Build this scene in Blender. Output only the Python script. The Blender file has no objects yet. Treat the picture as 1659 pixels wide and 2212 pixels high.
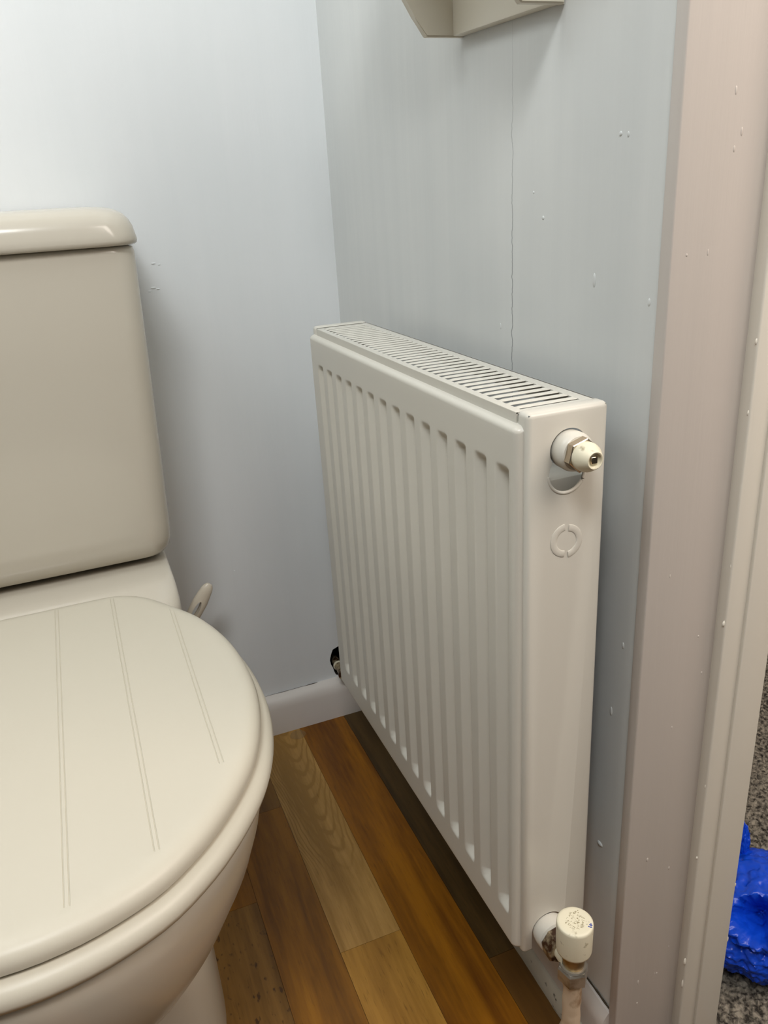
import bpy, bmesh, math, random
from mathutils import Vector, Matrix, noise as mnoise
random.seed(7)
scene = bpy.context.scene
C = scene.collection
PI = math.pi

# ------------------------------------------------------------------ camera, world, lights, exposure
cam_d = bpy.data.cameras.new('camera')
cam = bpy.data.objects.new('camera', cam_d); C.objects.link(cam)
yaw, pitch, roll = 0.35945784, 0.38102697, -0.06303817
f_ = Vector((math.sin(yaw)*math.cos(pitch), math.cos(yaw)*math.cos(pitch), -math.sin(pitch)))
r0 = Vector((math.cos(yaw), -math.sin(yaw), 0)); u0 = r0.cross(f_)
r_ = math.cos(roll)*r0 + math.sin(roll)*u0
u_ = -math.sin(roll)*r0 + math.cos(roll)*u0
cam.matrix_world = Matrix(((r_.x, u_.x, -f_.x, -0.366585), (r_.y, u_.y, -f_.y, -1.103832), (r_.z, u_.z, -f_.z, 0.818472), (0, 0, 0, 1)))
cam_d.sensor_fit = 'VERTICAL'; cam_d.sensor_height = 36.0; cam_d.lens = 1715.83/2212*36.0
cam_d.clip_start = 0.01
scene.camera = cam

scene.view_settings.view_transform = 'Standard'; scene.view_settings.look = 'None'
scene.view_settings.gamma = 1.0; scene.view_settings.use_curve_mapping = False
scene.view_settings.exposure = 0.05

w = bpy.data.worlds.new('world'); scene.world = w; w.use_nodes = True
w.node_tree.nodes['Background'].inputs[0].default_value = (0.75, 0.85, 1.0, 1)
w.node_tree.nodes['Background'].inputs[1].default_value = 0.3

def area(name, loc, target, sx, sy, energy, col):
    d = bpy.data.lights.new(name, 'AREA'); d.shape = 'RECTANGLE'; d.size = sx; d.size_y = sy
    d.energy = energy; d.color = col
    o = bpy.data.objects.new(name, d); C.objects.link(o); o.location = loc
    o.rotation_euler = (Vector(target)-Vector(loc)).to_track_quat('-Z', 'Y').to_euler()
    return o
area('left_daylight_fill', (-0.90, -0.45, 1.65), (0, -0.35, 0.9), 0.50, 0.70, 6.6, (0.93, 0.985, 1.0))  # area light standing in for unseen daylight from the left
area('front_daylight_fill', (-0.66, -1.58, 2.00), (-0.45, 0.0, 0.95), 0.50, 0.60, 26.5, (0.97, 0.99, 1.0))  # added area light for unseen daylight from high behind the camera
area('hall_fill', (0.30, -1.55, 1.60), (-0.1, -0.6, 0.6), 0.50, 0.80, 12.5, (1.0, 0.90, 0.81))  # warm area light added on the hall side, not an actual window
area('hall_lamp', (0.90, -1.30, 1.60), (-0.2, -0.8, 0.6), 0.60, 0.80, 10.0, (1.0, 0.84, 0.72))

# ------------------------------------------------------------------ helpers
def srgb(r, g, b):
    def t(c):
        c /= 255.0
        return c/12.92 if c <= 0.04045 else ((c+0.055)/1.055)**2.4
    return (t(r), t(g), t(b), 1)

def obj(name, bm, mat, parent=None, smooth=True, angle=40):
    me = bpy.data.meshes.new(name); bmesh.ops.recalc_face_normals(bm, faces=bm.faces[:]); bm.to_mesh(me); bm.free()
    for m in (mat if isinstance(mat, (list, tuple)) else [mat]): me.materials.append(m)
    o = bpy.data.objects.new(name, me); C.objects.link(o)
    if parent: o.parent = parent
    if smooth:
        me.shade_smooth() if hasattr(me, 'shade_smooth') else None
        me.set_sharp_from_angle(angle=math.radians(angle))
    return o

def thing(name, label, cat, group=None):
    o = bpy.data.objects.new(name, None); C.objects.link(o); o.empty_display_size = 0.05
    o['label'] = label; o['category'] = cat
    if group: o['group'] = group
    return o
def tag(o, label, cat): o['label'] = label; o['category'] = cat; return o
def struct(name, bm, mat, smooth=False, **k):
    o = obj(name, bm, mat, smooth=smooth, **k); o['kind'] = 'structure'; return o

def add_box(bm, x0, x1, y0, y1, z0, z1, bevel=0.0, seg=3, mi=0):
    vs = [bm.verts.new((x, y, z)) for z in (z0, z1) for y in (y0, y1) for x in (x0, x1)]
    fs = [bm.faces.new([vs[i] for i in q]) for q in ((0,2,3,1),(4,5,7,6),(0,1,5,4),(2,6,7,3),(0,4,6,2),(1,3,7,5))]
    for f in fs: f.material_index = mi
    if bevel > 0:
        es = list({e for f in fs for e in f.edges})
        bmesh.ops.bevel(bm, geom=es, offset=bevel, segments=seg, profile=0.5, affect='EDGES')
    return vs
def box(*a, **k):
    bm = bmesh.new(); add_box(bm, *a, **k); return bm

def loft(bm, rings, cap0=True, cap1=True, closed=True):
    vr = [[bm.verts.new(p) for p in r] for r in rings]
    n = len(rings[0])
    for a, b in zip(vr[:-1], vr[1:]):
        for i in range(n if closed else n-1):
            j = (i+1) % n
            bm.faces.new((a[i], a[j], b[j], b[i]))
    if cap0: bm.faces.new(vr[0][::-1])
    if cap1: bm.faces.new(vr[-1])
    return vr

def lathe(bm, prof, origin, axis, n=40, sides=None, rot=0.0):
    """prof: list of (distance along axis, radius)"""
    axis = Vector(axis).normalized(); o = Vector(origin)
    a = Vector((0, 0, 1)) if abs(axis.z) < 0.9 else Vector((1, 0, 0))
    u = axis.cross(a).normalized(); v = axis.cross(u)
    k = sides or n
    rings = [[o + axis*d + (u*math.cos(rot+2*PI*i/k) + v*math.sin(rot+2*PI*i/k))*r for i in range(k)] for d, r in prof]
    loft(bm, rings)
def lathe_bm(*a, **k):
    bm = bmesh.new(); lathe(bm, *a, **k); return bm

def tube(bm, pts, rad, n=16):
    pts = [Vector(p) for p in pts]; rings = []
    for i, p in enumerate(pts):
        d = (pts[min(i+1, len(pts)-1)] - pts[max(i-1, 0)]).normalized()
        a = Vector((0, 0, 1)) if abs(d.z) < 0.9 else Vector((1, 0, 0))
        u = d.cross(a).normalized(); v = d.cross(u)
        r = rad[i] if isinstance(rad, (list, tuple)) else rad
        rings.append([p + (u*math.cos(2*PI*k/n) + v*math.sin(2*PI*k/n))*r for k in range(n)])
    loft(bm, rings)

def cut(o, cutters):
    """bake boolean differences into o's mesh; cutters are bmeshes"""
    tmp = []
    for bm in cutters:
        me = bpy.data.meshes.new('cutter'); bmesh.ops.recalc_face_normals(bm, faces=bm.faces[:]); bm.to_mesh(me); bm.free()
        co = bpy.data.objects.new('cutter', me); C.objects.link(co); tmp.append(co)
        md = o.modifiers.new('cut', 'BOOLEAN'); md.operation = 'DIFFERENCE'; md.object = co; md.solver = 'EXACT'
    dg = bpy.context.evaluated_depsgraph_get(); dg.update()
    me2 = bpy.data.meshes.new_from_object(o.evaluated_get(dg))
    o.modifiers.clear(); old = o.data; o.data = me2; bpy.data.meshes.remove(old); me2.name = o.name
    for co in tmp:
        m = co.data; bpy.data.objects.remove(co); bpy.data.meshes.remove(m)
    me2.shade_smooth(); me2.set_sharp_from_angle(angle=math.radians(35))

def catmull(pts, m):
    out = []
    P = [pts[0]] + pts + [pts[-1]]
    for i in range(1, len(P)-2):
        p0, p1, p2, p3 = [Vector(p) for p in P[i-1:i+3]]
        for k in range(m):
            t = k/m
            out.append(0.5*((2*p1) + (p2-p0)*t + (2*p0-5*p1+4*p2-p3)*t*t + (3*p1-p0-3*p2+p3)*t**3))
    out.append(Vector(pts[-1])); return out
def resample(pts, n):
    L = [0]
    for a, b in zip(pts[:-1], pts[1:]): L.append(L[-1] + (b-a).length)
    out = []; j = 0
    for i in range(n):
        s = L[-1]*i/(n-1)
        while j < len(L)-2 and L[j+1] < s: j += 1
        t = (s-L[j])/max(L[j+1]-L[j], 1e-9); out.append(pts[j].lerp(pts[j+1], min(max(t, 0), 1)))
    return out
def offset_loop(pts, d):
    """move a closed 2-D loop inwards by d (counter-clockwise or clockwise, uses centroid to orient)"""
    n = len(pts); c = sum(pts, Vector((0, 0)))/n; out = []
    for i in range(n):
        t = (pts[(i+1) % n] - pts[i-1]); nn = Vector((-t.y, t.x)).normalized()
        if nn.dot(c-pts[i]) < 0: nn = -nn
        out.append(pts[i] + nn*d)
    return out

# ------------------------------------------------------------------ materials
def mat(name, col, rough=0.5, spec=0.5, metal=0.0, coat=0.0, bump=None, var=None):
    """plain principled material with optional noise bump (scale, strength, stretch) and colour variation (scale, colour2, stretch)"""
    m = bpy.data.materials.new(name); m.use_nodes = True; nt = m.node_tree; b = nt.nodes['Principled BSDF']
    b.inputs['Base Color'].default_value = col; b.inputs['Roughness'].default_value = rough
    b.inputs['Metallic'].default_value = metal; b.inputs['Specular IOR Level'].default_value = spec
    b.inputs['Coat Weight'].default_value = coat; b.inputs['Coat Roughness'].default_value = 0.05
    tc = nt.nodes.new('ShaderNodeTexCoord')
    def nz(scale, stretch, detail=4):
        mp = nt.nodes.new('ShaderNodeMapping'); mp.inputs['Scale'].default_value = stretch
        nt.links.new(tc.outputs['Object'], mp.inputs[0])
        n = nt.nodes.new('ShaderNodeTexNoise'); n.inputs['Scale'].default_value = scale; n.inputs['Detail'].default_value = detail
        nt.links.new(mp.outputs[0], n.inputs['Vector']); return n
    if bump:
        n = nz(bump[0], bump[2] if len(bump) > 2 else (1, 1, 1))
        bp = nt.nodes.new('ShaderNodeBump'); bp.inputs['Strength'].default_value = bump[1]; bp.inputs['Distance'].default_value = 0.001
        nt.links.new(n.outputs[0], bp.inputs['Height']); nt.links.new(bp.outputs[0], b.inputs['Normal'])
    if var:
        n = nz(var[0], var[2] if len(var) > 2 else (1, 1, 1))
        rp = nt.nodes.new('ShaderNodeValToRGB'); e = rp.color_ramp.elements
        lo, hi = var[3] if len(var) > 3 else (0.35, 0.65)
        e[0].position = lo; e[0].color = col; e[1].position = hi; e[1].color = var[1]
        nt.links.new(n.outputs[0], rp.inputs[0]); nt.links.new(rp.outputs[0], b.inputs['Base Color'])
    return m

def node(nt, t, **k):
    n = nt.nodes.new(t)
    for a, v in k.items(): setattr(n, a, v)
    return n
def math_(nt, op, a, b=None, c=None, clamp=False):
    n = nt.nodes.new('ShaderNodeMath'); n.operation = op; n.use_clamp = clamp
    for i, x in enumerate((a, b, c)):
        if x is None: continue
        if isinstance(x, (int, float)): n.inputs[i].default_value = x
        else: nt.links.new(x, n.inputs[i])
    return n.outputs[0]

def wall_paint(name, lo, hi, crack=False):
    m = bpy.data.materials.new(name); m.use_nodes = True; nt = m.node_tree; b = nt.nodes['Principled BSDF']
    b.inputs['Roughness'].default_value = 0.42; b.inputs['Specular IOR Level'].default_value = 0.4
    tc = node(nt, 'ShaderNodeTexCoord'); sep = node(nt, 'ShaderNodeSeparateXYZ'); nt.links.new(tc.outputs['Object'], sep.inputs[0])
    def nz(scale, st, det=4):
        mp = node(nt, 'ShaderNodeMapping'); mp.inputs['Scale'].default_value = st; nt.links.new(tc.outputs['Object'], mp.inputs[0])
        n = node(nt, 'ShaderNodeTexNoise'); n.inputs['Scale'].default_value = scale; n.inputs['Detail'].default_value = det
        nt.links.new(mp.outputs[0], n.inputs['Vector']); return n.outputs[0]
    streak = nz(14, (1, 1, 0.12)); fine = nz(160, (1, 1, 0.06), 3); blot = nz(5, (1, 1, 1), 2); hstreak = nz(120, (0.08, 0.08, 1), 3)
    mid = nz(55, (1, 1, 0.05), 3)
    v = math_(nt, 'ADD', math_(nt, 'ADD', math_(nt, 'MULTIPLY', streak, 0.35), math_(nt, 'MULTIPLY', blot, 0.45)), math_(nt, 'MULTIPLY', mid, 0.2))
    rp = node(nt, 'ShaderNodeValToRGB'); e = rp.color_ramp.elements
    e[0].position = 0.36; e[0].color = lo; e[1].position = 0.66; e[1].color = hi
    nt.links.new(v, rp.inputs[0]); col = rp.outputs[0]
    h = math_(nt, 'ADD', math_(nt, 'MULTIPLY', fine, 0.5), math_(nt, 'MULTIPLY', hstreak, 0.25))
    if crack:
        wob = nz(60, (0.001, 0.001, 1), 3)
        wob2 = nz(6, (0.001, 0.001, 1), 1)
        yy = math_(nt, 'ADD', sep.outputs[1], math_(nt, 'ADD', math_(nt, 'MULTIPLY', math_(nt, 'SUBTRACT', wob, 0.5), 0.009), 0.4803))
        d = math_(nt, 'ABSOLUTE', yy)
        zfade = node(nt, 'ShaderNodeMapRange'); zfade.inputs[1].default_value = 0.93; zfade.inputs[2].default_value = 0.74
        zfade.inputs[3].default_value = 0.15; zfade.inputs[4].default_value = 1.0; nt.links.new(sep.outputs[2], zfade.inputs[0])
        line = math_(nt, 'MULTIPLY', math_(nt, 'SUBTRACT', 1.0, math_(nt, 'DIVIDE', d, 0.0009), clamp=True), zfade.outputs[0])
        mx = node(nt, 'ShaderNodeMix', data_type='RGBA'); nt.links.new(line, mx.inputs[0]); nt.links.new(col, mx.inputs[6])
        mx.inputs[7].default_value = srgb(120, 122, 122); col = mx.outputs[2]
        h = math_(nt, 'SUBTRACT', h, math_(nt, 'MULTIPLY', line, 0.8))
    bp = node(nt, 'ShaderNodeBump'); bp.inputs['Strength'].default_value = 0.28; bp.inputs['Distance'].default_value = 0.0012
    nt.links.new(h, bp.inputs['Height']); nt.links.new(bp.outputs[0], b.inputs['Normal'])
    nt.links.new(col, b.inputs['Base Color'])
    return m

def wood(name, c0, c1, seed, knot=None, speck=False, grain=1.0):
    m = bpy.data.materials.new(name); m.use_nodes = True; nt = m.node_tree; b = nt.nodes['Principled BSDF']
    b.inputs['Roughness'].default_value = 0.36; b.inputs['Specular IOR Level'].default_value = 0.4
    tc = node(nt, 'ShaderNodeTexCoord')
    def nz(scale, st, det=4, dist=0.0, loc=(0, 0, 0)):
        mp = node(nt, 'ShaderNodeMapping'); mp.inputs['Scale'].default_value = st; mp.inputs['Location'].default_value = loc
        nt.links.new(tc.outputs['Object'], mp.inputs[0])
        n = node(nt, 'ShaderNodeTexNoise'); n.inputs['Scale'].default_value = scale; n.inputs['Detail'].default_value = det; n.inputs['Distortion'].default_value = dist
        nt.links.new(mp.outputs[0], n.inputs['Vector']); return n.outputs[0]
    broad = nz(26, (1, 0.07, 1), 4, 0.4, (seed, seed*0.7, 0)); fleck = nz(210, (1, 0.09, 1), 3, 0, (seed, 0, 0))
    v = math_(nt, 'ADD', math_(nt, 'MULTIPLY', broad, 0.75), math_(nt, 'MULTIPLY', fleck, 0.25))
    if knot:
        sp_ = node(nt, 'ShaderNodeSeparateXYZ'); nt.links.new(tc.outputs['Object'], sp_.inputs[0])
        wob = nz(14, (1, 0.5, 1), 2, 0, (2, 5, 0)); wob2 = nz(45, (1, 0.4, 1), 2, 0, (7, 1, 0))
        xx = math_(nt, 'ADD', math_(nt, 'SUBTRACT', sp_.outputs[0], knot[0]), math_(nt, 'MULTIPLY', math_(nt, 'SUBTRACT', wob, 0.5), 0.030))
        ff = math_(nt, 'SUBTRACT', sp_.outputs[1], math_(nt, 'MULTIPLY', math_(nt, 'MULTIPLY', xx, xx), 110.0))
        ff = math_(nt, 'ADD', ff, math_(nt, 'MULTIPLY', math_(nt, 'SUBTRACT', wob2, 0.5), 0.030))
        ring = math_(nt, 'POWER', math_(nt, 'ADD', math_(nt, 'MULTIPLY', math_(nt, 'SINE', math_(nt, 'MULTIPLY', ff, 2*PI/0.034)), 0.5), 0.5), 5.0)
        fade = node(nt, 'ShaderNodeMapRange', interpolation_type='SMOOTHSTEP'); fade.inputs[1].default_value = -0.36; fade.inputs[2].default_value = -0.27
        nt.links.new(sp_.outputs[1], fade.inputs[0])
        v = math_(nt, 'SUBTRACT', v, math_(nt, 'MULTIPLY', math_(nt, 'MULTIPLY', ring, fade.outputs[0]), 0.16))
    rp = node(nt, 'ShaderNodeValToRGB'); e = rp.color_ramp.elements
    e[0].position = 0.36; e[0].color = c0; e[1].position = 0.62; e[1].color = c1
    nt.links.new(v, rp.inputs[0]); col = rp.outputs[0]
    pore = nz(420, (1, 0.10, 1), 2, 0, (0, seed, 0))
    pm = math_(nt, 'MULTIPLY', math_(nt, 'SUBTRACT', pore, 0.60, clamp=True), 2.2*grain, clamp=True)
    mx = node(nt, 'ShaderNodeMix', data_type='RGBA'); nt.links.new(pm, mx.inputs[0]); nt.links.new(col, mx.inputs[6])
    mx.inputs[7].default_value = (c0[0]*0.45, c0[1]*0.42, c0[2]*0.4, 1); col = mx.outputs[2]
    if speck:
        sp = nz(150, (1, 0.5, 1), 2, 0, (3, 1, 0))
        sm = math_(nt, 'MULTIPLY', math_(nt, 'SUBTRACT', sp, 0.625, clamp=True), 12, clamp=True)
        m2 = node(nt, 'ShaderNodeMix', data_type='RGBA'); nt.links.new(sm, m2.inputs[0]); nt.links.new(col, m2.inputs[6])
        m2.inputs[7].default_value = srgb(74, 48, 18); col = m2.outputs[2]
    nt.links.new(col, b.inputs['Base Color'])
    bp = node(nt, 'ShaderNodeBump'); bp.inputs['Strength'].default_value = 0.12; bp.inputs['Distance'].default_value = 0.0006
    nt.links.new(fleck, bp.inputs['Height']); nt.links.new(bp.outputs[0], b.inputs['Normal'])
    return m

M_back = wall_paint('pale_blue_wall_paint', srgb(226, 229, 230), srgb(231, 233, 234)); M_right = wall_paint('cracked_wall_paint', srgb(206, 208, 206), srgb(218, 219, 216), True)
M_plain = mat('plain_white_paint', srgb(214, 214, 210), 0.6); M_far = mat('bounce_cutting_dark_paint', srgb(112, 114, 112), 0.6)  # second paint: dark tone for unseen walls, chosen to cut bounced light
M_porc = mat('cream_porcelain', srgb(197, 190, 176), 0.17, 0.5, coat=0.0)
M_seat = mat('white_painted_seat', srgb(203, 197, 181), 0.38, 0.4, bump=(260, 0.04))
M_rad = mat('white_radiator_enamel', srgb(210, 206, 195), 0.3, 0.45, bump=(420, 0.03))
M_gloss = mat('yellowed_gloss_paint', srgb(198, 190, 182), 0.34, 0.45, bump=(120, 0.35, (1, 1, 0.05)), var=(9, srgb(206, 197, 189), (1, 1, 0.1)))
M_strip = mat('brighter_lit_gloss_paint', srgb(232, 226, 213), 0.34, 0.45, bump=(120, 0.3, (1, 1, 0.05)))  # whitened so stop and outer strip carry their brighter light in the colour
M_skirt = mat('skirting_gloss_paint', srgb(222, 215, 208), 0.32, 0.45, bump=(40, 0.25))
M_chrome = mat('tarnished_chrome', srgb(190, 178, 160), 0.22, metal=1.0, var=(60, srgb(120, 95, 65), (1, 1, 1), (0.5, 0.75)))
M_nut = mat('dull_silver_nut', srgb(178, 174, 164), 0.36, metal=0.75, var=(60, srgb(112, 98, 76), (1, 1, 1), (0.5, 0.75)))
M_rust = mat('rusty_nut', srgb(176, 160, 130), 0.4, metal=0.3, var=(95, srgb(64, 38, 18), (1, 1, 1), (0.42, 0.56)), bump=(200, 0.6))
M_cap = mat('scuffed_cream_plastic', srgb(226, 219, 194), 0.45, var=(150, srgb(150, 138, 105), (1, 1, 1), (0.6, 0.75)))
M_brass = mat('dull_brass', srgb(150, 128, 88), 0.35, metal=0.8, var=(60, srgb(96, 78, 48)))
M_pipe = mat('chipped_painted_pipe', srgb(205, 184, 158), 0.5, var=(70, srgb(150, 122, 92), (1, 1, 0.6), (0.55, 0.7)), bump=(60, 0.7))
M_bead = mat('peeling_grey_bead', srgb(190, 182, 164), 0.5, var=(55, srgb(38, 36, 28), (1, 0.6, 1), (0.62, 0.66)), bump=(70, 0.7))
M_dark = mat('dark_cavity', srgb(34, 26, 20), 0.95)
M_steel = mat('shade_dark_inner_steel', srgb(92, 90, 86), 0.6)  # darkened so the radiator's inside reads as shade through the slots
M_cream = mat('cream_shelf_paint', srgb(218, 211, 194), 0.4, bump=(90, 0.15))
M_blue = mat('blue_scribble', srgb(40, 70, 170), 0.5)
M_red = mat('red_stain', srgb(120, 40, 30), 0.6)
M_plast = mat('cream_plastic_handle', srgb(216, 206, 188), 0.35)
M_pen = mat('blue_ink', srgb(40, 66, 160), 0.5)
M_crack = mat('dark_crack_line', srgb(70, 58, 40), 0.8)

# ------------------------------------------------------------------ room
YE = -0.672                      # where the right wall stops at the doorway
planks = [
    ('pale_knot', wood('pale_knotty_wood', srgb(150, 112, 54), srgb(192, 150, 84), 1.3, knot=(-0.160, -0.30))),
    ('pale_grain', wood('pale_grained_wood', srgb(128, 86, 24), srgb(176, 129, 53), 4.1, grain=1.8)),
    ('orange', wood('orange_wood', srgb(96, 54, 4), srgb(148, 94, 13), 2.2)),
    ('brown', wood('brown_wood', srgb(106, 66, 10), srgb(158, 106, 26), 7.7)),
    ('dull', wood('dull_wood', srgb(54, 38, 14), srgb(88, 66, 32), 9.4)),
    ('speck', wood('speckled_worn_wood', srgb(102, 70, 24), srgb(142, 104, 48), 5.5, speck=True)),
    ('tan', wood('tan_wood', srgb(112, 76, 26), srgb(138, 98, 40), 6.1)),
    ('dim', wood('dim_wood', srgb(74, 48, 16), srgb(98, 66, 24), 3.3)),
    ('joint', mat('dark_joint', srgb(60, 36, 16), 0.8))]
mi = {n: i for i, (n, _) in enumerate(planks)}
bm = bmesh.new()
add_box(bm, -0.95, 0.12, -1.62, 0.02, -0.05, -0.0012, mi=mi['joint'])
seams = [0.12, 0.020, -0.055, -0.1325, -0.2085, -0.281, -0.357, -0.433, -0.509, -0.585, -0.661, -0.737, -0.813, -0.889, -0.95]
joints = {0: [('dull', -0.70), ('dim', -1.62)], 1: [('dull', -0.525), ('dim', -1.1), ('tan', -1.62)], 2: [('orange', -0.86), ('tan', -1.62)],
          3: [('pale_knot', -0.447), ('pale_grain', -0.98), ('orange', -1.62)], 4: [('tan', -0.183), ('brown', -0.90), ('tan', -1.62)],
          5: [('brown', -0.334), ('speck', -0.94), ('orange', -1.62)]}
kinds = ['brown', 'tan', 'orange', 'dull']
for i in range(len(seams)-1):
    y1 = 0.02
    for kind, y0 in joints.get(i, [(kinds[i % 4], -0.3-0.07*(i % 5)), (kinds[(i+1) % 4], -1.0), (kinds[(i+2) % 4], -1.62)]):
        g = 0.00022
        add_box(bm, seams[i+1]+g, seams[i]-g, y0+g, y1-g, -0.02, 0.0, mi=mi[kind]); y1 = y0
struct('floor', bm, [m for _, m in planks])

# back wall with a ragged pipe hole by the corner
bm = box(-1.05, 0.115, 0.0, 0.12, 0.0, 2.36)
wb = struct('wall_back', bm, M_back)
hole = [(-0.058, 0.121), (-0.062, 0.112), (-0.0645, 0.103), (-0.0635, 0.094), (-0.0605, 0.087), (-0.059, 0.079), (-0.0565, 0.072), (-0.052, 0.070), (-0.036, 0.072), (-0.026, 0.084), (-0.022, 0.100), (-0.030, 0.118), (-0.045, 0.126)]
bm = bmesh.new(); loft(bm, [[Vector((x, y, z)) for x, z in hole] for y in (-0.02, 0.07)])
cut(wb, [bm]); wb.data.shade_flat()
wb.data.materials.append(M_dark)
for p_ in wb.data.polygons:
    if abs(p_.normal.y) < 0.5 and -0.07 < p_.center.x < -0.015 and 0.06 < p_.center.z < 0.14 or (0.06 < p_.center.y < 0.08): p_.material_index = 1
# right wall (a partition, the doorway begins at YE)
bm = bmesh.new()
add_box(bm, 0.0, 0.112, YE, 0.0, 0.0, 2.36)
add_box(bm, 0.0, 0.112, -1.62, YE, 2.04, 2.36)
def blob(bm, p, r, sq, nrm):
    b2 = bmesh.ops.create_icosphere(bm, subdivisions=2, radius=1.0)
    for v in b2['verts']:
        q = v.co.copy(); q = Vector((q.x*(r*0.4 if nrm == 'x' else r), q.y*(r*0.4 if nrm == 'y' else r), q.z*r*sq)); v.co = q + Vector(p)
for y, z, r, s in [(-0.528, 0.793, .0016, 1), (-0.5135, 0.812, .0012, 1), (-0.621, 0.846, .0016, 1), (-0.629, 0.845, .0012, 1.6), (-0.598, 0.750, .0018, 3), (-0.46, 0.700, .0012, 2.4),
                   (-0.640, 0.250, .0040, 0.6), (-0.66, 0.74, .0014, 2), (-0.645, 0.40, .0016, 3), (-0.655, 0.47, .0015, 2)]:
    blob(bm, (0.0, y, z), r, s, 'x')
struct('wall_right', bm, M_right, smooth=True)
# little dents and ridges of old paint on the back wall belong to its own mesh
bm = bmesh.new(); bm.from_mesh(wb.data)
for x, z, r, s in [(-0.252, 0.722, .0035, .35), (-0.246, 0.720, .0025, .4), (-0.257, 0.718, .002, .5), (-0.247, 0.752, .003, .3), (-0.240, 0.750, .0018, .5), (-0.20, 0.30, .0012, 1)]:
    blob(bm, (x, 0.0, z), r, s, 'y')
bm.to_mesh(wb.data); bm.free()
struct('wall_left', box(-1.05, -0.93, -1.62, 0.0, 0.0, 2.36), M_far)
struct('wall_front', box(-1.05, 1.45, -1.74, -1.62, 0.0, 2.36), M_far)
M_pane = mat('frosted_pane', srgb(225, 232, 236), 0.2)
def added_window(name, axis, c, hw, hh, t0, t1):
    # frame bars and a frosted pane; axis 'x' lies in a wall facing x, axis 'y' in a wall facing y
    bm = bmesh.new(); f = 0.04
    for a0, a1, z0, z1, mi_ in [(-hw-f, -hw, -hh-f, hh+f, 0), (hw, hw+f, -hh-f, hh+f, 0), (-hw, hw, -hh-f, -hh, 0), (-hw, hw, hh, hh+f, 0), (-hw, hw, -hh, hh, 1)]:
        d0, d1 = (t0, t1) if mi_ == 0 else (t0, t0+(t1-t0)*0.25)
        if axis == 'x': add_box(bm, min(d0, d1), max(d0, d1), c[0]+a0, c[0]+a1, c[1]+z0, c[1]+z1, mi=mi_)
        else: add_box(bm, c[0]+a0, c[0]+a1, min(d0, d1), max(d0, d1), c[1]+z0, c[1]+z1, mi=mi_)
    return struct(name, bm, [M_plain, M_pane])
added_window('added_window_1', 'x', (-0.45, 1.68), 0.27, 0.38, -0.9305, -0.915)  # added out of view, gives the left daylight lamp a source
added_window('added_window_2', 'y', (-0.66, 2.00), 0.26, 0.31, -1.6205, -1.605)  # added out of view, gives the front daylight lamp a source
struct('ceiling', box(-1.05, 1.45, -1.74, 0.9, 2.36, 2.42), M_plain)
struct('wall_hall', box(1.35, 1.45, -1.62, 0.9, 0.0, 2.36), M_plain)
struct('wall_hall_end', box(0.112, 1.35, 0.8, 0.9, 0.0, 2.36), M_plain)

# doorway reveal: lining, stop and outer strip
def paint_board(name, x0, x1, y0, y1, z0, z1, bev, nibs=(), m=None):
    bm = bmesh.new(); add_box(bm, x0, x1, y0, y1, z0, z1, bevel=bev, seg=3)
    for x, y, z, r, s in nibs: blob(bm, (x, y, z), r, s, 'y')
    return struct(name, bm, m or M_gloss, smooth=True)
rnd = random.Random(3)
paint_board('trim_1', -0.0035, 0.113, -0.682, YE+0.001, 0.0, 2.05, 0.0012,
            [(rnd.uniform(0.004, 0.06), -0.682, rnd.uniform(0.05, 0.95), rnd.uniform(.0005, .0011), rnd.uniform(1, 3)) for _ in range(18)])
paint_board('trim_2', 0.067, 0.092, -0.692, -0.680, 0.0, 2.05, 0.0016,
            [(0.0675, -0.6905, z, r, s) for z, r, s in [(0.49, .0022, 1.3), (0.54, .001, 2), (0.33, .0012, 2), (0.25, .0018, 1), (0.12, .0025, 2), (0.71, .0016, 1.5), (0.66, .0014, 1.6), (0.09, .002, 3)]], m=M_strip)
paint_board('trim_3', 0.0855, 0.1145, -0.6945, -0.660, 0.0, 2.05, 0.0010, [(0.1140, -0.6942, 0.20, .0012, 2), (0.1140, -0.6942, 0.13, .0012, 3)], m=M_strip)

def skirting(name, run, L0, L1, depth, top):
    prof = [(0, 0), (depth, 0), (depth, top-0.020), (depth-0.0015, top-0.012), (depth-0.005, top-0.005), (depth*0.35, top-0.0005), (0, top)]
    bm = bmesh.new(); rings = []
    n = 24
    for k in range(n+1):
        s = L0+(L1-L0)*k/n; ring = []
        for d, z in prof:
            dz = 0.0006*mnoise.noise(Vector((s*40, z*90, 1.7))) if z > 0.02 else 0
            ring.append(Vector((s, -d, z+dz)) if run == 'x' else Vector((-d, s, z+dz)))
        rings.append(ring)
    loft(bm, rings)
    return struct(name, bm, M_skirt, smooth=True)
skirting('baseboard_back', 'x', -0.93, 0.0, 0.018, 0.067)
skirting('baseboard_right', 'y', -0.012, -0.6725, 0.0125, 0.067)
# dark crack line where the skirting meets the walls
bm = bmesh.new()
pts = [(-0.0012, y, 0.0672+0.0006*mnoise.noise(Vector((y*70, 0, 0)))) for y in [-0.60-0.003*k for k in range(25)]]
tube(bm, pts, [0.0009+0.0007*abs(mnoise.noise(Vector((p[1]*90, 4, 0)))) for p in pts], 8)
pts = [(x, -0.0012, 0.0674+0.0006*mnoise.noise(Vector((x*70, 0, 0)))) for x in [-0.09-0.004*k for k in range(40)]]
tube(bm, pts, [0.0002+0.0012*max(0, mnoise.noise(Vector((p[0]*45, 4, 0)))) for p in pts], 8)
struct('trim_4', bm, M_crack, smooth=True)
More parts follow.
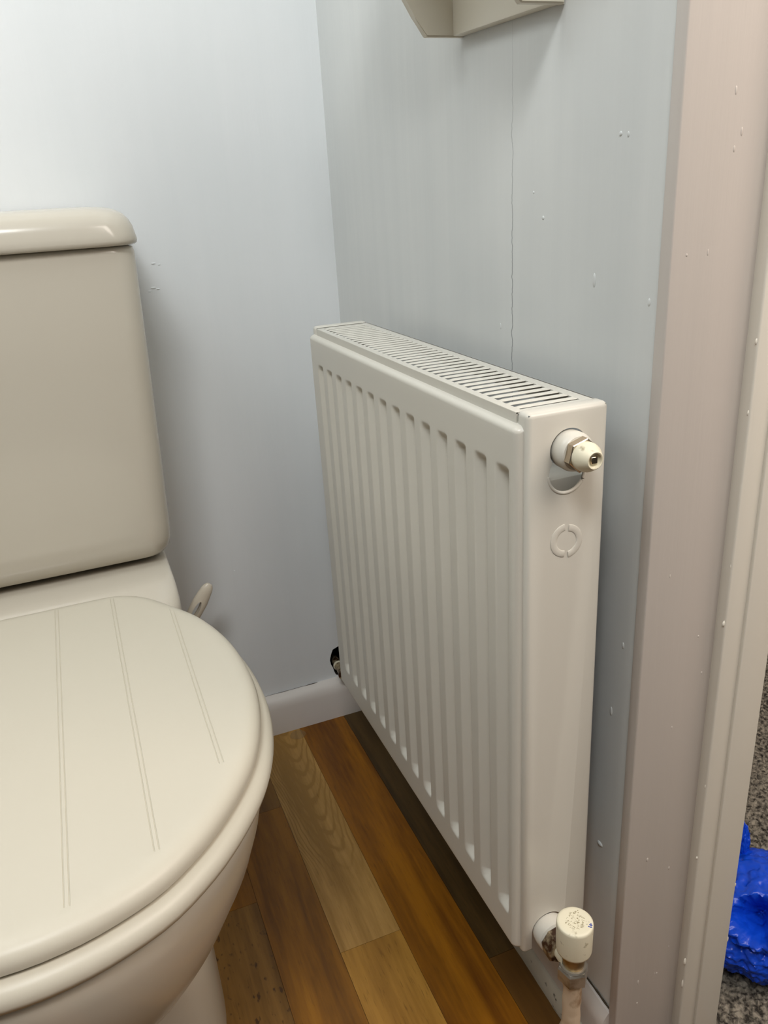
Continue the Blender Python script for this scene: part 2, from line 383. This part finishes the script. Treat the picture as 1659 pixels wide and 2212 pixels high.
# round floor bead along the right skirting, paint peeling near its end
bm = bmesh.new(); rings = []
for k in range(61):
    y = -0.02-0.6525*k/60; ring = []
    wob = 1+0.10*mnoise.noise(Vector((y*60, 0, 3)))
    for a in range(9):
        t = a/8*PI/2
        ring.append(Vector((-0.0122-0.0095*wob*math.cos(t), y, 0.0195*wob*math.sin(t))))
    ring.append(Vector((-0.0122, y, 0.0))); rings.append(ring)
loft(bm, rings); struct('trim_5', bm, M_bead, smooth=True)

# hall carpet: real pile bumps
bm = bmesh.new()
def carpet(x0, x1, y0, y1, s, amp):
    nx = int((x1-x0)/s); ny = int((y1-y0)/s)
    g = [[bm.verts.new((x0+(x1-x0)*i/nx + rnd.uniform(-.3, .3)*s*(0 < i < nx), y0+(y1-y0)*j/ny + rnd.uniform(-.3, .3)*s*(0 < j < ny), -0.004+rnd.random()*amp)) for j in range(ny+1)] for i in range(nx+1)]
    for i in range(nx):
        for j in range(ny): bm.faces.new((g[i][j], g[i+1][j], g[i+1][j+1], g[i][j+1]))
carpet(0.121, 0.80, -0.78, 0.10, 0.0034, 0.0045)
for a in [(0.80, 1.35, -1.62, 0.8), (0.121, 0.80, -1.62, -0.78), (0.121, 0.80, 0.10, 0.8)]: carpet(*a, 0.04, 0.001)
m = bpy.data.materials.new('grey_flecked_carpet'); m.use_nodes = True; nt = m.node_tree; b = nt.nodes['Principled BSDF']; b.inputs['Roughness'].default_value = 0.95
tc = node(nt, 'ShaderNodeTexCoord'); n1 = node(nt, 'ShaderNodeTexNoise'); n1.inputs['Scale'].default_value = 190; n1.inputs['Detail'].default_value = 3
nt.links.new(tc.outputs['Object'], n1.inputs['Vector']); rp = node(nt, 'ShaderNodeValToRGB'); e = rp.color_ramp.elements
e[0].position = 0.36; e[0].color = srgb(46, 40, 33); e[1].position = 0.66; e[1].color = srgb(150, 141, 126)
nt.links.new(n1.outputs[0], rp.inputs[0]); nt.links.new(rp.outputs[0], b.inputs['Base Color'])
fh = struct('floor_hall', bm, m)

# ------------------------------------------------------------------ radiator
rad = thing('radiator', 'white ribbed panel radiator with a slotted top grille on the grey wall', 'radiator')
XF = -0.100
gy = []
for k in range(14): gy.append(-0.2025-0.03255*k)
def sl(u):      # straight flank with small radii at both ends
    u = min(max(u, 0), 1); e = 0.16
    if u < e: v = u*u/(2*e)
    elif u > 1-e: v = (1-e) - (1-u)**2/(2*e)
    else: v = u-e/2
    return v/(1-e)
def groove(y):
    for a in gy:
        t = a-y
        if -0.001 < t < 0.0225:
            def ss(u): u = min(max(u, 0), 1); return u*u*(3-2*u)
            return sl(t/0.0122)*sl((0.0208-t)/0.0042)
    return 0.0
def zprof(z):
    def ss(u): u = min(max(u, 0), 1); return u*u*(3-2*u)
    return sl((0.6365-z)/0.0085)*sl((z-0.2145)/0.0105)
Y0, Y1, Z0, Z1 = -0.1755, -0.6558, 0.1800, 0.6675
ry, rz = 0.0065, 0.0055
ys = sorted(set([round(Y0+(Y1-Y0)*i/640, 5) for i in range(641)] + [round(Y0-ry*k/8, 5) for k in range(9)] + [round(Y1+ry*k/8, 5) for k in range(9)]), reverse=True)
zs = [Z0+rz*k/8 for k in range(9)] + [0.19, 0.20, 0.208] + [0.2135+0.0135*k/12 for k in range(13)] + [0.24+0.38*k/20 for k in range(21)] + [0.6250+0.0130*k/12 for k in range(13)] + [0.645, 0.655] + [Z1-rz+rz*k/8 for k in range(9)]
bm = bmesh.new(); grid = []
for y in ys:
    row = []
    for z in zs:
        ey = max(0, ry-min(Y0-y, y-Y1))/ry; ez = max(0, rz-min(z-Z0, Z1-z))/rz
        e2 = min(1.0, math.hypot(ey, ez))
        x = XF + 0.0072*(1-math.sqrt(max(0, 1-e2*e2))) + 0.0080*groove(y)*zprof(z)
        row.append(bm.verts.new((x, y, z)))
    grid.append(row)
for i in range(len(ys)-1):
    for j in range(len(zs)-1): bm.faces.new((grid[i][j], grid[i][j+1], grid[i+1][j+1], grid[i+1][j]))
# back skin so that the panel has thickness
bor = [grid[i][0] for i in range(len(ys))] + [grid[-1][j] for j in range(1, len(zs))] + [grid[i][-1] for i in range(len(ys)-2, -1, -1)] + [grid[0][j] for j in range(len(zs)-2, 0, -1)]
back = [bm.verts.new((-0.0900, v.co.y, v.co.z)) for v in bor]
for i in range(len(bor)):
    j = (i+1) % len(bor); bm.faces.new((bor[i], bor[j], back[j], back[i]))
bm.faces.new(back)
obj('front_panel', bm, M_rad, rad, angle=60)
# convector sheet folded behind the panel
bm = bmesh.new()
prof = []
y = -0.60
while y < -0.20:
    prof += [(-0.0895, y), (-0.060, y+0.003), (-0.060, y+0.012), (-0.0895, y+0.015)]; y += 0.025
vs0 = [bm.verts.new((x, yy, 0.215)) for x, yy in prof]; vs1 = [bm.verts.new((x, yy, 0.630)) for x, yy in prof]
for i in range(len(prof)-1): bm.faces.new((vs0[i], vs0[i+1], vs1[i+1], vs1[i]))
obj('convector', bm, M_steel, rad, smooth=False)
# header tubes joining the two tappings
for z in (0.649, 0.199):
    bm = bmesh.new(); tube(bm, [(-0.068, -0.652, z), (-0.068, -0.183, z)], 0.0105, 20); obj('header_tube', bm, M_steel, rad)
for y in (-0.58, -0.26):
    for z in (0.24, 0.56): obj('bracket', box(-0.0895, -0.001, y-0.018, y+0.018, z, z+0.04, bevel=0.0015, seg=2), M_rad, rad)

obj('inner_plate', box(-0.0890, -0.0655, -0.622, -0.620, 0.56, 0.632, bevel=0.0005, seg=1), M_rad, rad)
def end_cover(near):
    s = -1 if near else 1
    yo = -0.6600 if near else -0.1735
    yi = yo - s*0.0150
    a, b = min(yo, yi), max(yo, yi)
    bm = box(-0.0937, -0.0285, a, b, 0.1775, 0.6765, bevel=0.0040, seg=4)
    o = obj('end_panel', bm, M_rad, rad)
    ia, ib = (yo+0.0012, yi+0.03) if near else (yi-0.03, yo-0.0012)
    cs = [box(-0.0922, -0.0300, ia, ib, 0.16, 0.6750)]
    def cyl(x, z, r):
        return lathe_bm([(0, r), (0.06, r)], (x, yo-0.03, z), (0, 1, 0), 48)
    cs += [cyl(-0.0605, 0.6470, 0.0152), cyl(-0.0615, 0.6300, 0.0148)]
    bmn = bmesh.new(); prof = [(-0.0845, 0.10), (-0.0845, 0.20)] + [(-0.068-0.0165*math.cos(t*PI/12), 0.20+0.0165*math.sin(t*PI/12)) for t in range(1, 12)] + [(-0.0515, 0.20), (-0.0515, 0.10)]
    loft(bmn, [[Vector((x, yy, z)) for x, z in prof] for yy in (yo-0.01, yo+0.01)])
    cs.append(bmn)
    cut(o, cs); return o
ep = end_cover(True); end_cover(False)
# rolled rim round the upper cut-out
bm = bmesh.new(); pts = []
for k in range(25):
    t = PI*0.02 + PI*0.96*k/24
    pts.append((-0.0615-0.0152*math.cos(t), -0.6592, 0.6300-0.0152*math.sin(t)))
tube(bm, pts, 0.0014, 10); obj('rolled_rim', bm, M_rad, ep)
# pressed ring emblem: two half rings
bm = bmesh.new()
for sgn in (-1, 1):
    r0_, r1_ = 0.0078, 0.0133; n = 28; rings = []
    prof = [(0, 0.0004), (0.0003, -0.0003), (0.0011, -0.0006), (r1_-r0_-0.0011, -0.0006), (r1_-r0_-0.0003, -0.0003), (r1_-r0_, 0.0004)]
    for k in range(n+1):
        t = -PI/2+0.12 + (PI-0.24)*k/n
        rings.append([Vector((-0.0605 + sgn*(0.0004+(r0_+d)*math.cos(t)), -0.6600+h, 0.5775 + (r0_+d)*math.sin(t) - sgn*0.0006)) for d, h in prof])
    loft(bm, rings)
obj('emblem', bm, M_rad, ep)
# top grille: plate with slots, one lip at the front
bm = bmesh.new()
zt, th = 0.6748, 0.0012
ya, yb = -0.1895, -0.6450
add_box(bm, -0.0935, -0.0870, yb, ya, zt-th, zt); add_box(bm, -0.0385, -0.0290, yb, ya, zt-th, zt)
add_box(bm, -0.0937, -0.0922, yb, ya, 0.6655, zt-0.0002); add_box(bm, -0.0300, -0.0287, yb, ya, 0.6600, zt)
add_box(bm, -0.0870, -0.0385, yb, -0.6395, zt-th, zt); add_box(bm, -0.0870, -0.0385, -0.1960, ya, zt-th, zt)
n = 38; p = (0.6395-0.1960)/n
for k in range(n):
    yc = -0.6395+p*(k+0.5)
    hw = p*0.5-0.0027
    prof = []
    for q in range(9):
        t = -1+2*q/8; prof.append((yc+hw*t, zt+0.0011*(1-t*t)-0.0001))
    rings = []
    for x, s in [(-0.0876, 0.0), (-0.0856, 0.5), (-0.0836, 1.0), (-0.0420, 1.0), (-0.0400, 1.15), (-0.0384, 0.2)]:
        rings.append([Vector((x, yy, zt-0.0002+(z-zt)*s)) for yy, z in prof] + [Vector((x, prof[-1][0]-0.0002, zt-0.0006)), Vector((x, prof[0][0]+0.0002, zt-0.0006))])
    loft(bm, rings)
gr = obj('top_grille', bm, M_rad, rad, angle=35)
# blanking plug with bleed screw
px_, pz_ = -0.0605, 0.6470
pl = obj('bleed_plug', lathe_bm([(0, 0.0130), (0.002, 0.0138), (0.011, 0.0141), (0.0140, 0.0133), (0.0155, 0.0120), (0.0158, 0.008)], (px_, -0.6560, pz_), (0, -1, 0)), M_rad, rad)
obj('hex_nut', lathe_bm([(0, 0.0122), (0.0058, 0.0122), (0.0064, 0.0115)], (px_, -0.6715, pz_), (0, -1, 0), sides=6, rot=0.3), M_chrome, pl, angle=20)
bm = lathe_bm([(0, 0.0101), (0.0040, 0.0104), (0.0065, 0.0098), (0.0100, 0.0078), (0.0125, 0.0064), (0.0130, 0.0058), (0.0127, 0.0051), (0.0105, 0.0046)], (px_, -0.6775, pz_), (0, -1, 0))
obj('vent_cone', bm, M_cap, pl, angle=50)
obj('bleed_screw', box(px_-0.0026, px_+0.0026, -0.6896, -0.6870, pz_-0.0026, pz_+0.0026, bevel=0.0005, seg=1), M_chrome, pl)

# ------------------------------------------------------------------ valve and pipe
val = thing('radiator_valve', 'capped cream lockshield valve on a chrome nut at the radiator foot', 'valve')
vx, vy, vz = -0.0685, -0.7000, 0.2180
cp = obj('valve_cap', lathe_bm([(-0.001, 0.0135), (0.0, 0.0147), (0.002, 0.0150), (0.0280, 0.0153), (0.0297, 0.0151), (0.0306, 0.0143), (0.0310, 0.0125), (0.0310, 0.011)], (vx, vy, vz), (0, 0, 1), 56), M_cap, val, angle=50)
bm = bmesh.new()
def square_line(hw_, n, j):
    for k in range(n):
        t = rnd.uniform(-1, 1)*hw_; e = rnd.choice([(t, hw_), (t, -hw_), (hw_, t), (-hw_, t)])
        yield e[0]*0.87-e[1]*0.5+rnd.uniform(-j, j), e[0]*0.5+e[1]*0.87+rnd.uniform(-j, j)
for dx, dy in list(square_line(0.0062, 60, 0.0006)) + [(0.0030*math.cos(t)+rnd.uniform(-.0005, .0005), 0.0030*math.sin(t)+rnd.uniform(-.0005, .0005)) for t in [rnd.uniform(0, 6.28) for _ in range(26)]] + [(rnd.uniform(-.008, .008), rnd.uniform(-.008, .008)) for _ in range(30)]:
    x, y = vx+dx, vy+dy
    add_box(bm, x, x+rnd.uniform(.0002, .0008), y, y+rnd.uniform(.0002, .0007), vz+0.0308, vz+0.03108)
obj('grime_specks', bm, mat('olive_grime', srgb(140, 126, 84), 0.8), cp, smooth=False)
bm = bmesh.new()
for dx, dy in [(0, 0), (0.0014, 0.0004), (0.0022, -0.0002), (-0.0006, 0.0012), (0.0012, 0.0014), (0.0024, 0.0010), (0.0008, -0.0008)]:
    add_box(bm, vx+0.0072+dx, vx+0.0082+dx, vy-0.0106+dy+dx*0.5, vy-0.0097+dy+dx*0.5, vz+0.0300, vz+0.0311)
ib = obj('ink_mark', bm, M_pen, cp, smooth=False); ib['label'] = 'blue pen marks on the cap rim'
obj('valve_body', lathe_bm([(0.0, 0.0090), (0.012, 0.0098), (0.018, 0.0102), (0.022, 0.0120)], (vx, vy, 0.1980), (0, 0, 1)), M_brass, val)
obj('valve_inlet', lathe_bm([(0.0, 0.0095), (0.006, 0.0100), (0.020, 0.0095), (0.040, 0.0095)], (vx, vy+0.003, 0.2010), (0, 1, 0)), M_cap, val)
obj('union_nut', lathe_bm([(0.0, 0.0140), (0.0015, 0.0155), (0.0115, 0.0155), (0.0130, 0.0145)], (vx, -0.6860, 0.2000), (0, 1, 0), sides=8, rot=0.2), M_rust, val, angle=20)
obj('inlet_collar', lathe_bm([(0.0, 0.0140), (0.0015, 0.0156), (0.006, 0.0161), (0.014, 0.0150)], (vx, -0.6735, 0.2000), (0, 1, 0)), M_rad, val)
obj('compression_nut', lathe_bm([(0.0, 0.0108), (0.002, 0.0134), (0.014, 0.0134), (0.0160, 0.0122), (0.0165, 0.0100)], (vx, vy, 0.1820), (0, 0, 1), sides=6, rot=0.25), M_nut, val, angle=20)
obj('nut_ring', lathe_bm([(0.0, 0.0108), (0.0015, 0.0116), (0.0030, 0.0108)], (vx, vy, 0.1975), (0, 0, 1)), M_nut, val)
bm = bmesh.new()
pts = []; rad_ = []
for k in range(40):
    z = 0.0+0.1840*k/39; pts.append((vx, vy, z)); rad_.append(0.0080+0.0005*mnoise.noise(Vector((0, 0, z*70))) + (0.0030*max(0, 1-abs(z-0.116)/0.010)))
tube(bm, pts, rad_, 24)
for v in bm.verts: v.co += Vector((v.co.x-vx, v.co.y-vy, 0)).normalized()*0.0008*mnoise.noise(v.co*130) if (abs(v.co.x-vx)+abs(v.co.y-vy)) > 1e-4 else Vector()
tag(obj('heating_pipe', bm, M_pipe), 'cream painted copper pipe rising from the floor into the valve nut', 'pipe')
# pipe coming out of the wall hole behind the far end of the radiator
wp = thing('wall_pipe', 'short dark pipe in the ragged hole of the back wall beside radiator', 'pipe')
bm = bmesh.new(); tube(bm, [(-0.050, 0.066, 0.086), (-0.050, -0.004, 0.086), (-0.0510, -0.018, 0.0865), (-0.055, -0.034, 0.090)], 0.0068, 18); obj('pipe_run', bm, M_rust, wp)
obj('pipe_collar', lathe_bm([(0.0, 0.0078), (0.001, 0.0086), (0.003, 0.0086), (0.004, 0.0078)], (-0.050, 0.006, 0.086), (0, -1, 0)), M_cap, wp)

# ------------------------------------------------------------------ toilet
toi = thing('toilet', 'white close-coupled toilet with closed grooved seat lid beside the radiator', 'toilet')
CX = -0.4635
half = [(-0.4635, -0.2415), (-0.430, -0.2413), (-0.395, -0.2412), (-0.372, -0.2430), (-0.352, -0.2520), (-0.3345, -0.2690), (-0.3190, -0.2920), (-0.2930, -0.3365), (-0.2770, -0.3850), (-0.2695, -0.4345), (-0.2690, -0.4860), (-0.2755, -0.5310), (-0.2875, -0.5710), (-0.3040, -0.6040),
        (-0.3280, -0.6370), (-0.3510, -0.6610), (-0.3805, -0.6830), (-0.4165, -0.6970), (-0.4450, -0.7025), (-0.4635, -0.7035)]
hr = resample(catmull(half, 8), 61)
hr[0] = Vector(half[0]); hr[-1] = Vector(half[-1])
loop = hr + [Vector((2*CX-p.x, p.y)) for p in reversed(hr[1:-1])]
def stack(loop, prof):
    return [[Vector((p.x, p.y, z)) for p in offset_loop(loop, d)] for z, d in prof]
# seat ring
so = offset_loop(loop, -0.0085)
so = [Vector((p.x, min(p.y, -0.262))) for p in so]
bm = bmesh.new()
outer = [(0.3815, 0.012), (0.3805, 0.006), (0.3830, 0.0015), (0.3880, 0.0), (0.3935, 0.0012), (0.3980, 0.005), (0.4000, 0.012), (0.4000, 0.050), (0.3970, 0.058), (0.3850, 0.058), (0.3815, 0.052)]
vr = loft(bm, stack(so, outer), False, False)
for i in range(len(so)):
    j = (i+1) % len(so); bm.faces.new((vr[-1][i], vr[-1][j], vr[0][j], vr[0][i]))
obj('seat_ring', bm, M_seat, toi, angle=60)
# lid with six routed grooves
bm = bmesh.new()
loft(bm, stack(loop, [(0.4010, 0.010), (0.4012, 0.004), (0.4040, 0.0008), (0.4085, 0.0), (0.4130, 0.0014), (0.4165, 0.0042), (0.4188, 0.0085), (0.4198, 0.0135), (0.4202, 0.020)]))
lid = obj('seat_lid', bm, M_seat, toi, angle=60)
cs = []
for gx, gend in [(0.0293, -0.683), (0.0868, -0.660), (0.1440, -0.590)]:
    for s in (1, -1):
        x = CX+s*gx
        for dx in (-0.00165, 0.00165):
            b = bmesh.new()
            prof = [(-0.0006, 0.0), (-0.0002, -0.0007), (0.0002, -0.0007), (0.0006, 0.0)]
            rings = []
            for y, k in [(-0.20, 1), (gend+0.002, 1), (gend, 0.15)]:
                rings.append([Vector((x+dx+px_, y, 0.4203+pz*k)) for px_, pz in prof] + [Vector((x+dx+0.0006, y, 0.424)), Vector((x+dx-0.0006, y, 0.424))])
            loft(b, rings); cs.append(b)
cut(lid, cs)
for s in (-1, 1):
    bm = bmesh.new(); lathe(bm, [(0, 0.011), (0.030, 0.011), (0.032, 0.009)], (CX+s*0.075-0.016, -0.252, 0.398), (1, 0, 0), 24); obj('hinge', bm, M_seat, toi)
# pan: rim -> bowl -> pedestal, plus the rear platform, one porcelain body
def pan_ring(z, wd, fr, bk, sq=0.0):
    """egg-shaped plan of the lid, blended (sq) towards a squared-off foot"""
    out = []; yc, hl = (fr+bk)/2, (bk-fr)/2
    for p in loop:
        ux = (p.x-CX)/0.1945; uy = ((p.y+0.7035)/0.462)*2-1
        a = math.atan2(uy, ux); n_ = 7.0
        r = (abs(math.cos(a))**n_+abs(math.sin(a))**n_)**(-1/n_)
        vx_, vy_ = r*math.cos(a), r*math.sin(a)
        out.append(Vector((CX+(ux*(1-sq)+vx_*sq)*wd, yc+(uy*(1-sq)+vy_*sq)*hl, z)))
    return out
bm = bmesh.new()
rings = [pan_ring(*a) for a in [(0.0, 0.1195, -0.520, -0.06, 1.0), (0.04, 0.1190, -0.518, -0.06, 1.0), (0.09, 0.1180, -0.516, -0.06, 1.0), (0.112, 0.1180, -0.518, -0.06, 0.9), (0.128, 0.1220, -0.535, -0.065, 0.5), (0.148, 0.1300, -0.562, -0.08, 0.2), (0.175, 0.142, -0.597, -0.10, 0.0), (0.21, 0.157, -0.632, -0.13),
         (0.25, 0.171, -0.660, -0.16), (0.29, 0.1815, -0.681, -0.19), (0.325, 0.1875, -0.695, -0.21), (0.352, 0.1905, -0.702, -0.225), (0.370, 0.1915, -0.705, -0.23), (0.378, 0.190, -0.703, -0.23), (0.3805, 0.186, -0.699, -0.232)]]
loft(bm, rings)
obj('pan', bm, M_porc, toi, angle=50)
def rr(wd, yf, yb, r, z, n=10, front=0.0):
    """rounded rectangle ring about CX, optional bowed front"""
    pts = []
    for cx_, cy_, a0 in [(wd-r, yb-r*0.4, 0), (-(wd-r), yb-r*0.4, 90), (-(wd-r), yf+r, 180), (wd-r, yf+r, 270)]:
        rx, ry_ = r, (r*0.4 if a0 < 180 else r)
        for k in range(n+1):
            t = math.radians(a0+90*k/n); pts.append((cx_+rx*math.cos(t), cy_+ry_*math.sin(t)))
    out = []
    # extra points along the front for the bow
    for x, y in pts:
        bow = front*(1-(x/wd)**2) if y < yf+r+1e-6 else 0
        out.append(Vector((CX+x, y-bow, z)))
    i = 3*(n+1)
    seg = [Vector((CX-(wd-r)+2*(wd-r)*k/12, yf-front*(1-((-(wd-r)+2*(wd-r)*k/12)/wd)**2), z)) for k in range(1, 12)]
    return out[:i] + seg + out[i:]
bm = bmesh.new()
loft(bm, [rr(w_, yf, -0.004, 0.03, z) for z, w_, yf in [(0.30, 0.120, -0.20), (0.34, 0.146, -0.262), (0.375, 0.1600, -0.272), (0.392, 0.1605, -0.262), (0.400, 0.1605, -0.245), (0.4055, 0.160, -0.231), (0.4085, 0.1590, -0.224), (0.4100, 0.1570, -0.216), (0.4105, 0.150, -0.205)]])
obj('rear_shelf', bm, M_porc, toi, angle=50)
# cistern body: taper, rounded foot
bm = bmesh.new()
loft(bm, [rr(w_, yf, -0.006, r, z, front=fb) for z, w_, yf, r, fb in [(0.4110, 0.130, -0.130, 0.02, 0.0), (0.4150, 0.148, -0.152, 0.022, 0.001), (0.4215, 0.161, -0.166, 0.025, .002), (0.4300, 0.1665, -0.1735, 0.026, .003), (0.4420, 0.1688, -0.1770, 0.026, .004), (0.4600, 0.1698, -0.1785, 0.026, .004),
        (0.55, 0.1733, -0.1815, 0.026, .004), (0.66, 0.1775, -0.184, 0.026, .004), (0.7760, 0.1813, -0.1865, 0.026, .004), (0.7815, 0.1803, -0.1855, 0.026, .004), (0.7835, 0.174, -0.182, 0.024, .004)]])
obj('cistern', bm, M_porc, toi, angle=60)
bm = bmesh.new()
loft(bm, [rr(w_, yf, -0.003, r, z, front=.005) for z, w_, yf, r in [(0.7838, 0.178, -0.187, 0.03), (0.7838, 0.1825, -0.1915, 0.03), (0.7855, 0.1850, -0.1940, 0.03), (0.7890, 0.1858, -0.1948, 0.03), (0.7940, 0.1850, -0.194, 0.03), (0.8020, 0.1835, -0.1925, 0.031), (0.8090, 0.1805, -0.190, 0.031), (0.8150, 0.1755, -0.185, 0.030), (0.8195, 0.1680, -0.178, 0.030), (0.8222, 0.158, -0.169, 0.028), (0.8236, 0.143, -0.155, 0.025), (0.8243, 0.11, -0.125, 0.02)]])
obj('cistern_lid', bm, M_porc, toi, angle=60)

# toilet brush leaning behind the pan: only the handle end shows
br = thing('toilet_brush', 'cream plastic slotted handle poking up between toilet and back wall', 'brush')
bx, by = -0.262, -0.085
def handle_ring(t, wd, th):
    c = Vector((-0.2895, -0.088, 0.272)).lerp(Vector((-0.2500, -0.088, 0.3300)), t)
    ax = Vector((0.0395, 0, 0.058)).normalized(); sx = Vector((ax.z, 0, -ax.x)); sy = Vector((0, 1, 0))
    return [c + sx*wd*math.cos(2*PI*k/20) + sy*th*math.sin(2*PI*k/20) for k in range(20)]
bm = bmesh.new(); loft(bm, [handle_ring(*a) for a in [(-0.9, .0060, .0050), (0, .0075, .0055), (0.3, .0105, .0060), (0.6, .0110, .0060), (0.85, .0088, .0056), (0.95, .0070, .0048), (1.0, .0042, .003), (1.01, .0015, .001)]])
h = obj('handle', bm, M_plast, br)
bmc = bmesh.new(); loft(bmc, [[v + Vector((0.0, yy, 0)) for v in [Vector((-0.2895, -0.088, 0.272)).lerp(Vector((-0.2500, -0.088, 0.33)), 0.40+0.22*math.sin(2*PI*k/20)) + Vector((0.0583, 0, -0.0395)).normalized()*(0.0042*math.cos(2*PI*k/20)-0.001) for k in range(20)]] for yy in (-0.02, 0.02)])
cut(h, [bmc])
bm = bmesh.new(); lathe(bm, [(0, 0.040), (0.10, 0.044), (0.13, 0.042)], (-0.290, -0.085, 0.0), (0, 0, 1), 32); obj('holder', bm, M_plast, br)
bm = bmesh.new(); tube(bm, [(-0.2895, -0.085, 0.12), (-0.305, -0.087, 0.20), (-0.300, -0.088, 0.25)], 0.0045, 12); obj('stem', bm, M_plast, br)

# clear drop of liquid by the skirting
bm = bmesh.new(); lathe(bm, [(0, 0.0115), (0.0009, 0.0112), (0.0022, 0.0085), (0.0028, 0.004), (0.0029, 0.001)], (-0.140, -0.0335, 0.0), (0, 0, 1), 32)
for v in bm.verts: v.co.x = -0.140+(v.co.x+0.140)*1.15
m = mat('clear_liquid', srgb(200, 168, 120), 0.05); m.node_tree.nodes['Principled BSDF'].inputs['Alpha'].default_value = 0.25
tag(obj('water_drop', bm, m), 'clear rounded drop on the wood floor against the back skirting', 'drop')

# ------------------------------------------------------------------ wall shelf with corbel ends
sh = thing('wall_shelf', 'cream painted wall shelf with curved side brackets above the radiator', 'shelf')
zb = 0.9365
def corbel(y0, y1):
    prof = [(-0.0005, zb), (-0.0355, zb), (-0.0368, zb+0.0012)]
    for k in range(1, 13):
        t = k/12; prof.append((-0.0375-0.088*t**0.95, zb+0.002+0.145*t))
    prof += [(-0.128, zb+0.16), (-0.128, zb+0.185), (-0.0005, zb+0.185)]
    bm = bmesh.new(); loft(bm, [[Vector((x, y, z)) for x, z in prof] for y in (y0, y1)])
    bmesh.ops.bevel(bm, geom=[e for e in bm.edges if abs((e.verts[0].co-e.verts[1].co).y) < 1e-6], offset=0.0012, segments=2, affect='EDGES')
    return bm
obj('side_bracket', corbel(-0.3990, -0.3915), M_cream, sh, angle=30)
nb = obj('side_bracket', corbel(-0.5530, -0.5455), M_cream, sh, angle=30)
obj('back_board', box(-0.0110, -0.0005, -0.5456, -0.3988, zb+0.0005, zb+0.186, bevel=0.0012, seg=2), M_cream, sh)
obj('shelf_board', box(-0.140, -0.0005, -0.575, -0.366, zb+0.185, zb+0.202, bevel=0.003, seg=3), M_cream, sh)
bm = bmesh.new(); blob(bm, (-0.036, -0.5530, zb+0.0030), 0.0020, 0.6, 'y'); rs = obj('paint_chip', bm, M_red, nb); rs['label'] = 'dark red chip in the bracket edge'

for o in [c for c in sh.children] + [rs]:          # the shelf hangs slightly out of level
    for v in o.data.vertices: v.co.z += 0.0030 + 0.037*(v.co.y+0.399)
# ------------------------------------------------------------------ blue plastic bags on the hall carpet
m = bpy.data.materials.new('blue_polythene'); m.use_nodes = True; b = m.node_tree.nodes['Principled BSDF']
b.inputs['Base Color'].default_value = srgb(12, 72, 205); b.inputs['Roughness'].default_value = 0.3
nt = m.node_tree; tc = node(nt, 'ShaderNodeTexCoord'); M_bag = m
vo = node(nt, 'ShaderNodeTexVoronoi', feature='SMOOTH_F1'); vo.inputs['Scale'].default_value = 62
nn = node(nt, 'ShaderNodeTexNoise'); nn.inputs['Scale'].default_value = 40; nn.inputs['Detail'].default_value = 2
mxv = node(nt, 'ShaderNodeMix', data_type='VECTOR'); mxv.inputs[0].default_value = 0.03
nt.links.new(tc.outputs['Object'], nn.inputs['Vector']); nt.links.new(tc.outputs['Object'], mxv.inputs[4]); nt.links.new(nn.outputs[1], mxv.inputs[5]); nt.links.new(mxv.outputs[1], vo.inputs['Vector'])
bp = node(nt, 'ShaderNodeBump'); bp.inputs['Strength'].default_value = 0.8; bp.inputs['Distance'].default_value = 0.004
nt.links.new(vo.outputs['Distance'], bp.inputs['Height']); nt.links.new(bp.outputs[0], b.inputs['Normal'])
def ridge(p, s): return 1-abs(mnoise.noise(p*s))*2
def crumple(bm, c, radii, hd=None, hole_w=0.3, seed=1.0, amp=1.0):
    off = Vector((seed, seed*1.7, 0)); hd = Vector(hd).normalized() if hd else None
    if hd: ua = hd.cross(Vector((0, 0, 1))).normalized(); va = hd.cross(ua)
    for v in bm.verts:
        n_ = v.co.normalized()
        k = 1 + amp*(0.070*ridge(n_+off, 2.6) + 0.050*ridge(n_*1.3+off, 6) + 0.030*ridge(n_+off*2, 13) + 0.012*ridge(n_+off*3, 28))
        if hd:
            ang = math.acos(max(-1, min(1, n_.dot(hd)))); side = n_ - hd*n_.dot(hd); az = math.atan2(side.dot(va), side.dot(ua))
            ple = abs(math.sin(az*8+2.5*mnoise.noise(n_*2.5+off))) + 0.6*abs(math.sin(az*19+4*mnoise.noise(n_*4+off)))
            k += 0.075*(ple-0.9)*math.exp(-((ang-hole_w*1.5)/0.45)**2)
            w_ = hole_w*(1+0.22*mnoise.noise(Vector((math.cos(az)*1.3, math.sin(az)*1.3, seed))))
            if ang < w_: k -= 0.88*max(0, 1-(ang/w_)**2)**0.3
            k += 0.13*math.exp(-((ang-w_*1.18)/0.11)**2)
        q = Vector((c[0]+n_.x*k*radii[0], c[1]+n_.y*k*radii[1], c[2]+n_.z*k*radii[2]))
        q.z = max(q.z, 0.0015 + 0.0*q.z); v.co = q
bm = bmesh.new(); bmesh.ops.create_icosphere(bm, subdivisions=6, radius=1.0)
crumple(bm, (0.236, -0.632, 0.044), (0.080, 0.070, 0.046), (-0.50, -0.36, 0.79), 0.30, 2.0)
bg = tag(obj('plastic_bag', bm, M_bag, angle=80), 'crumpled blue plastic bag with a gathered open mouth on the dark carpet', 'bag')
bm = bmesh.new(); bmesh.ops.create_icosphere(bm, subdivisions=5, radius=1.0)
crumple(bm, (0.2530, -0.5750, 0.083), (0.008, 0.008, 0.026), None, 0, 5.0, 2.5)
obj('tied_handle', bm, M_bag, bg, angle=80)
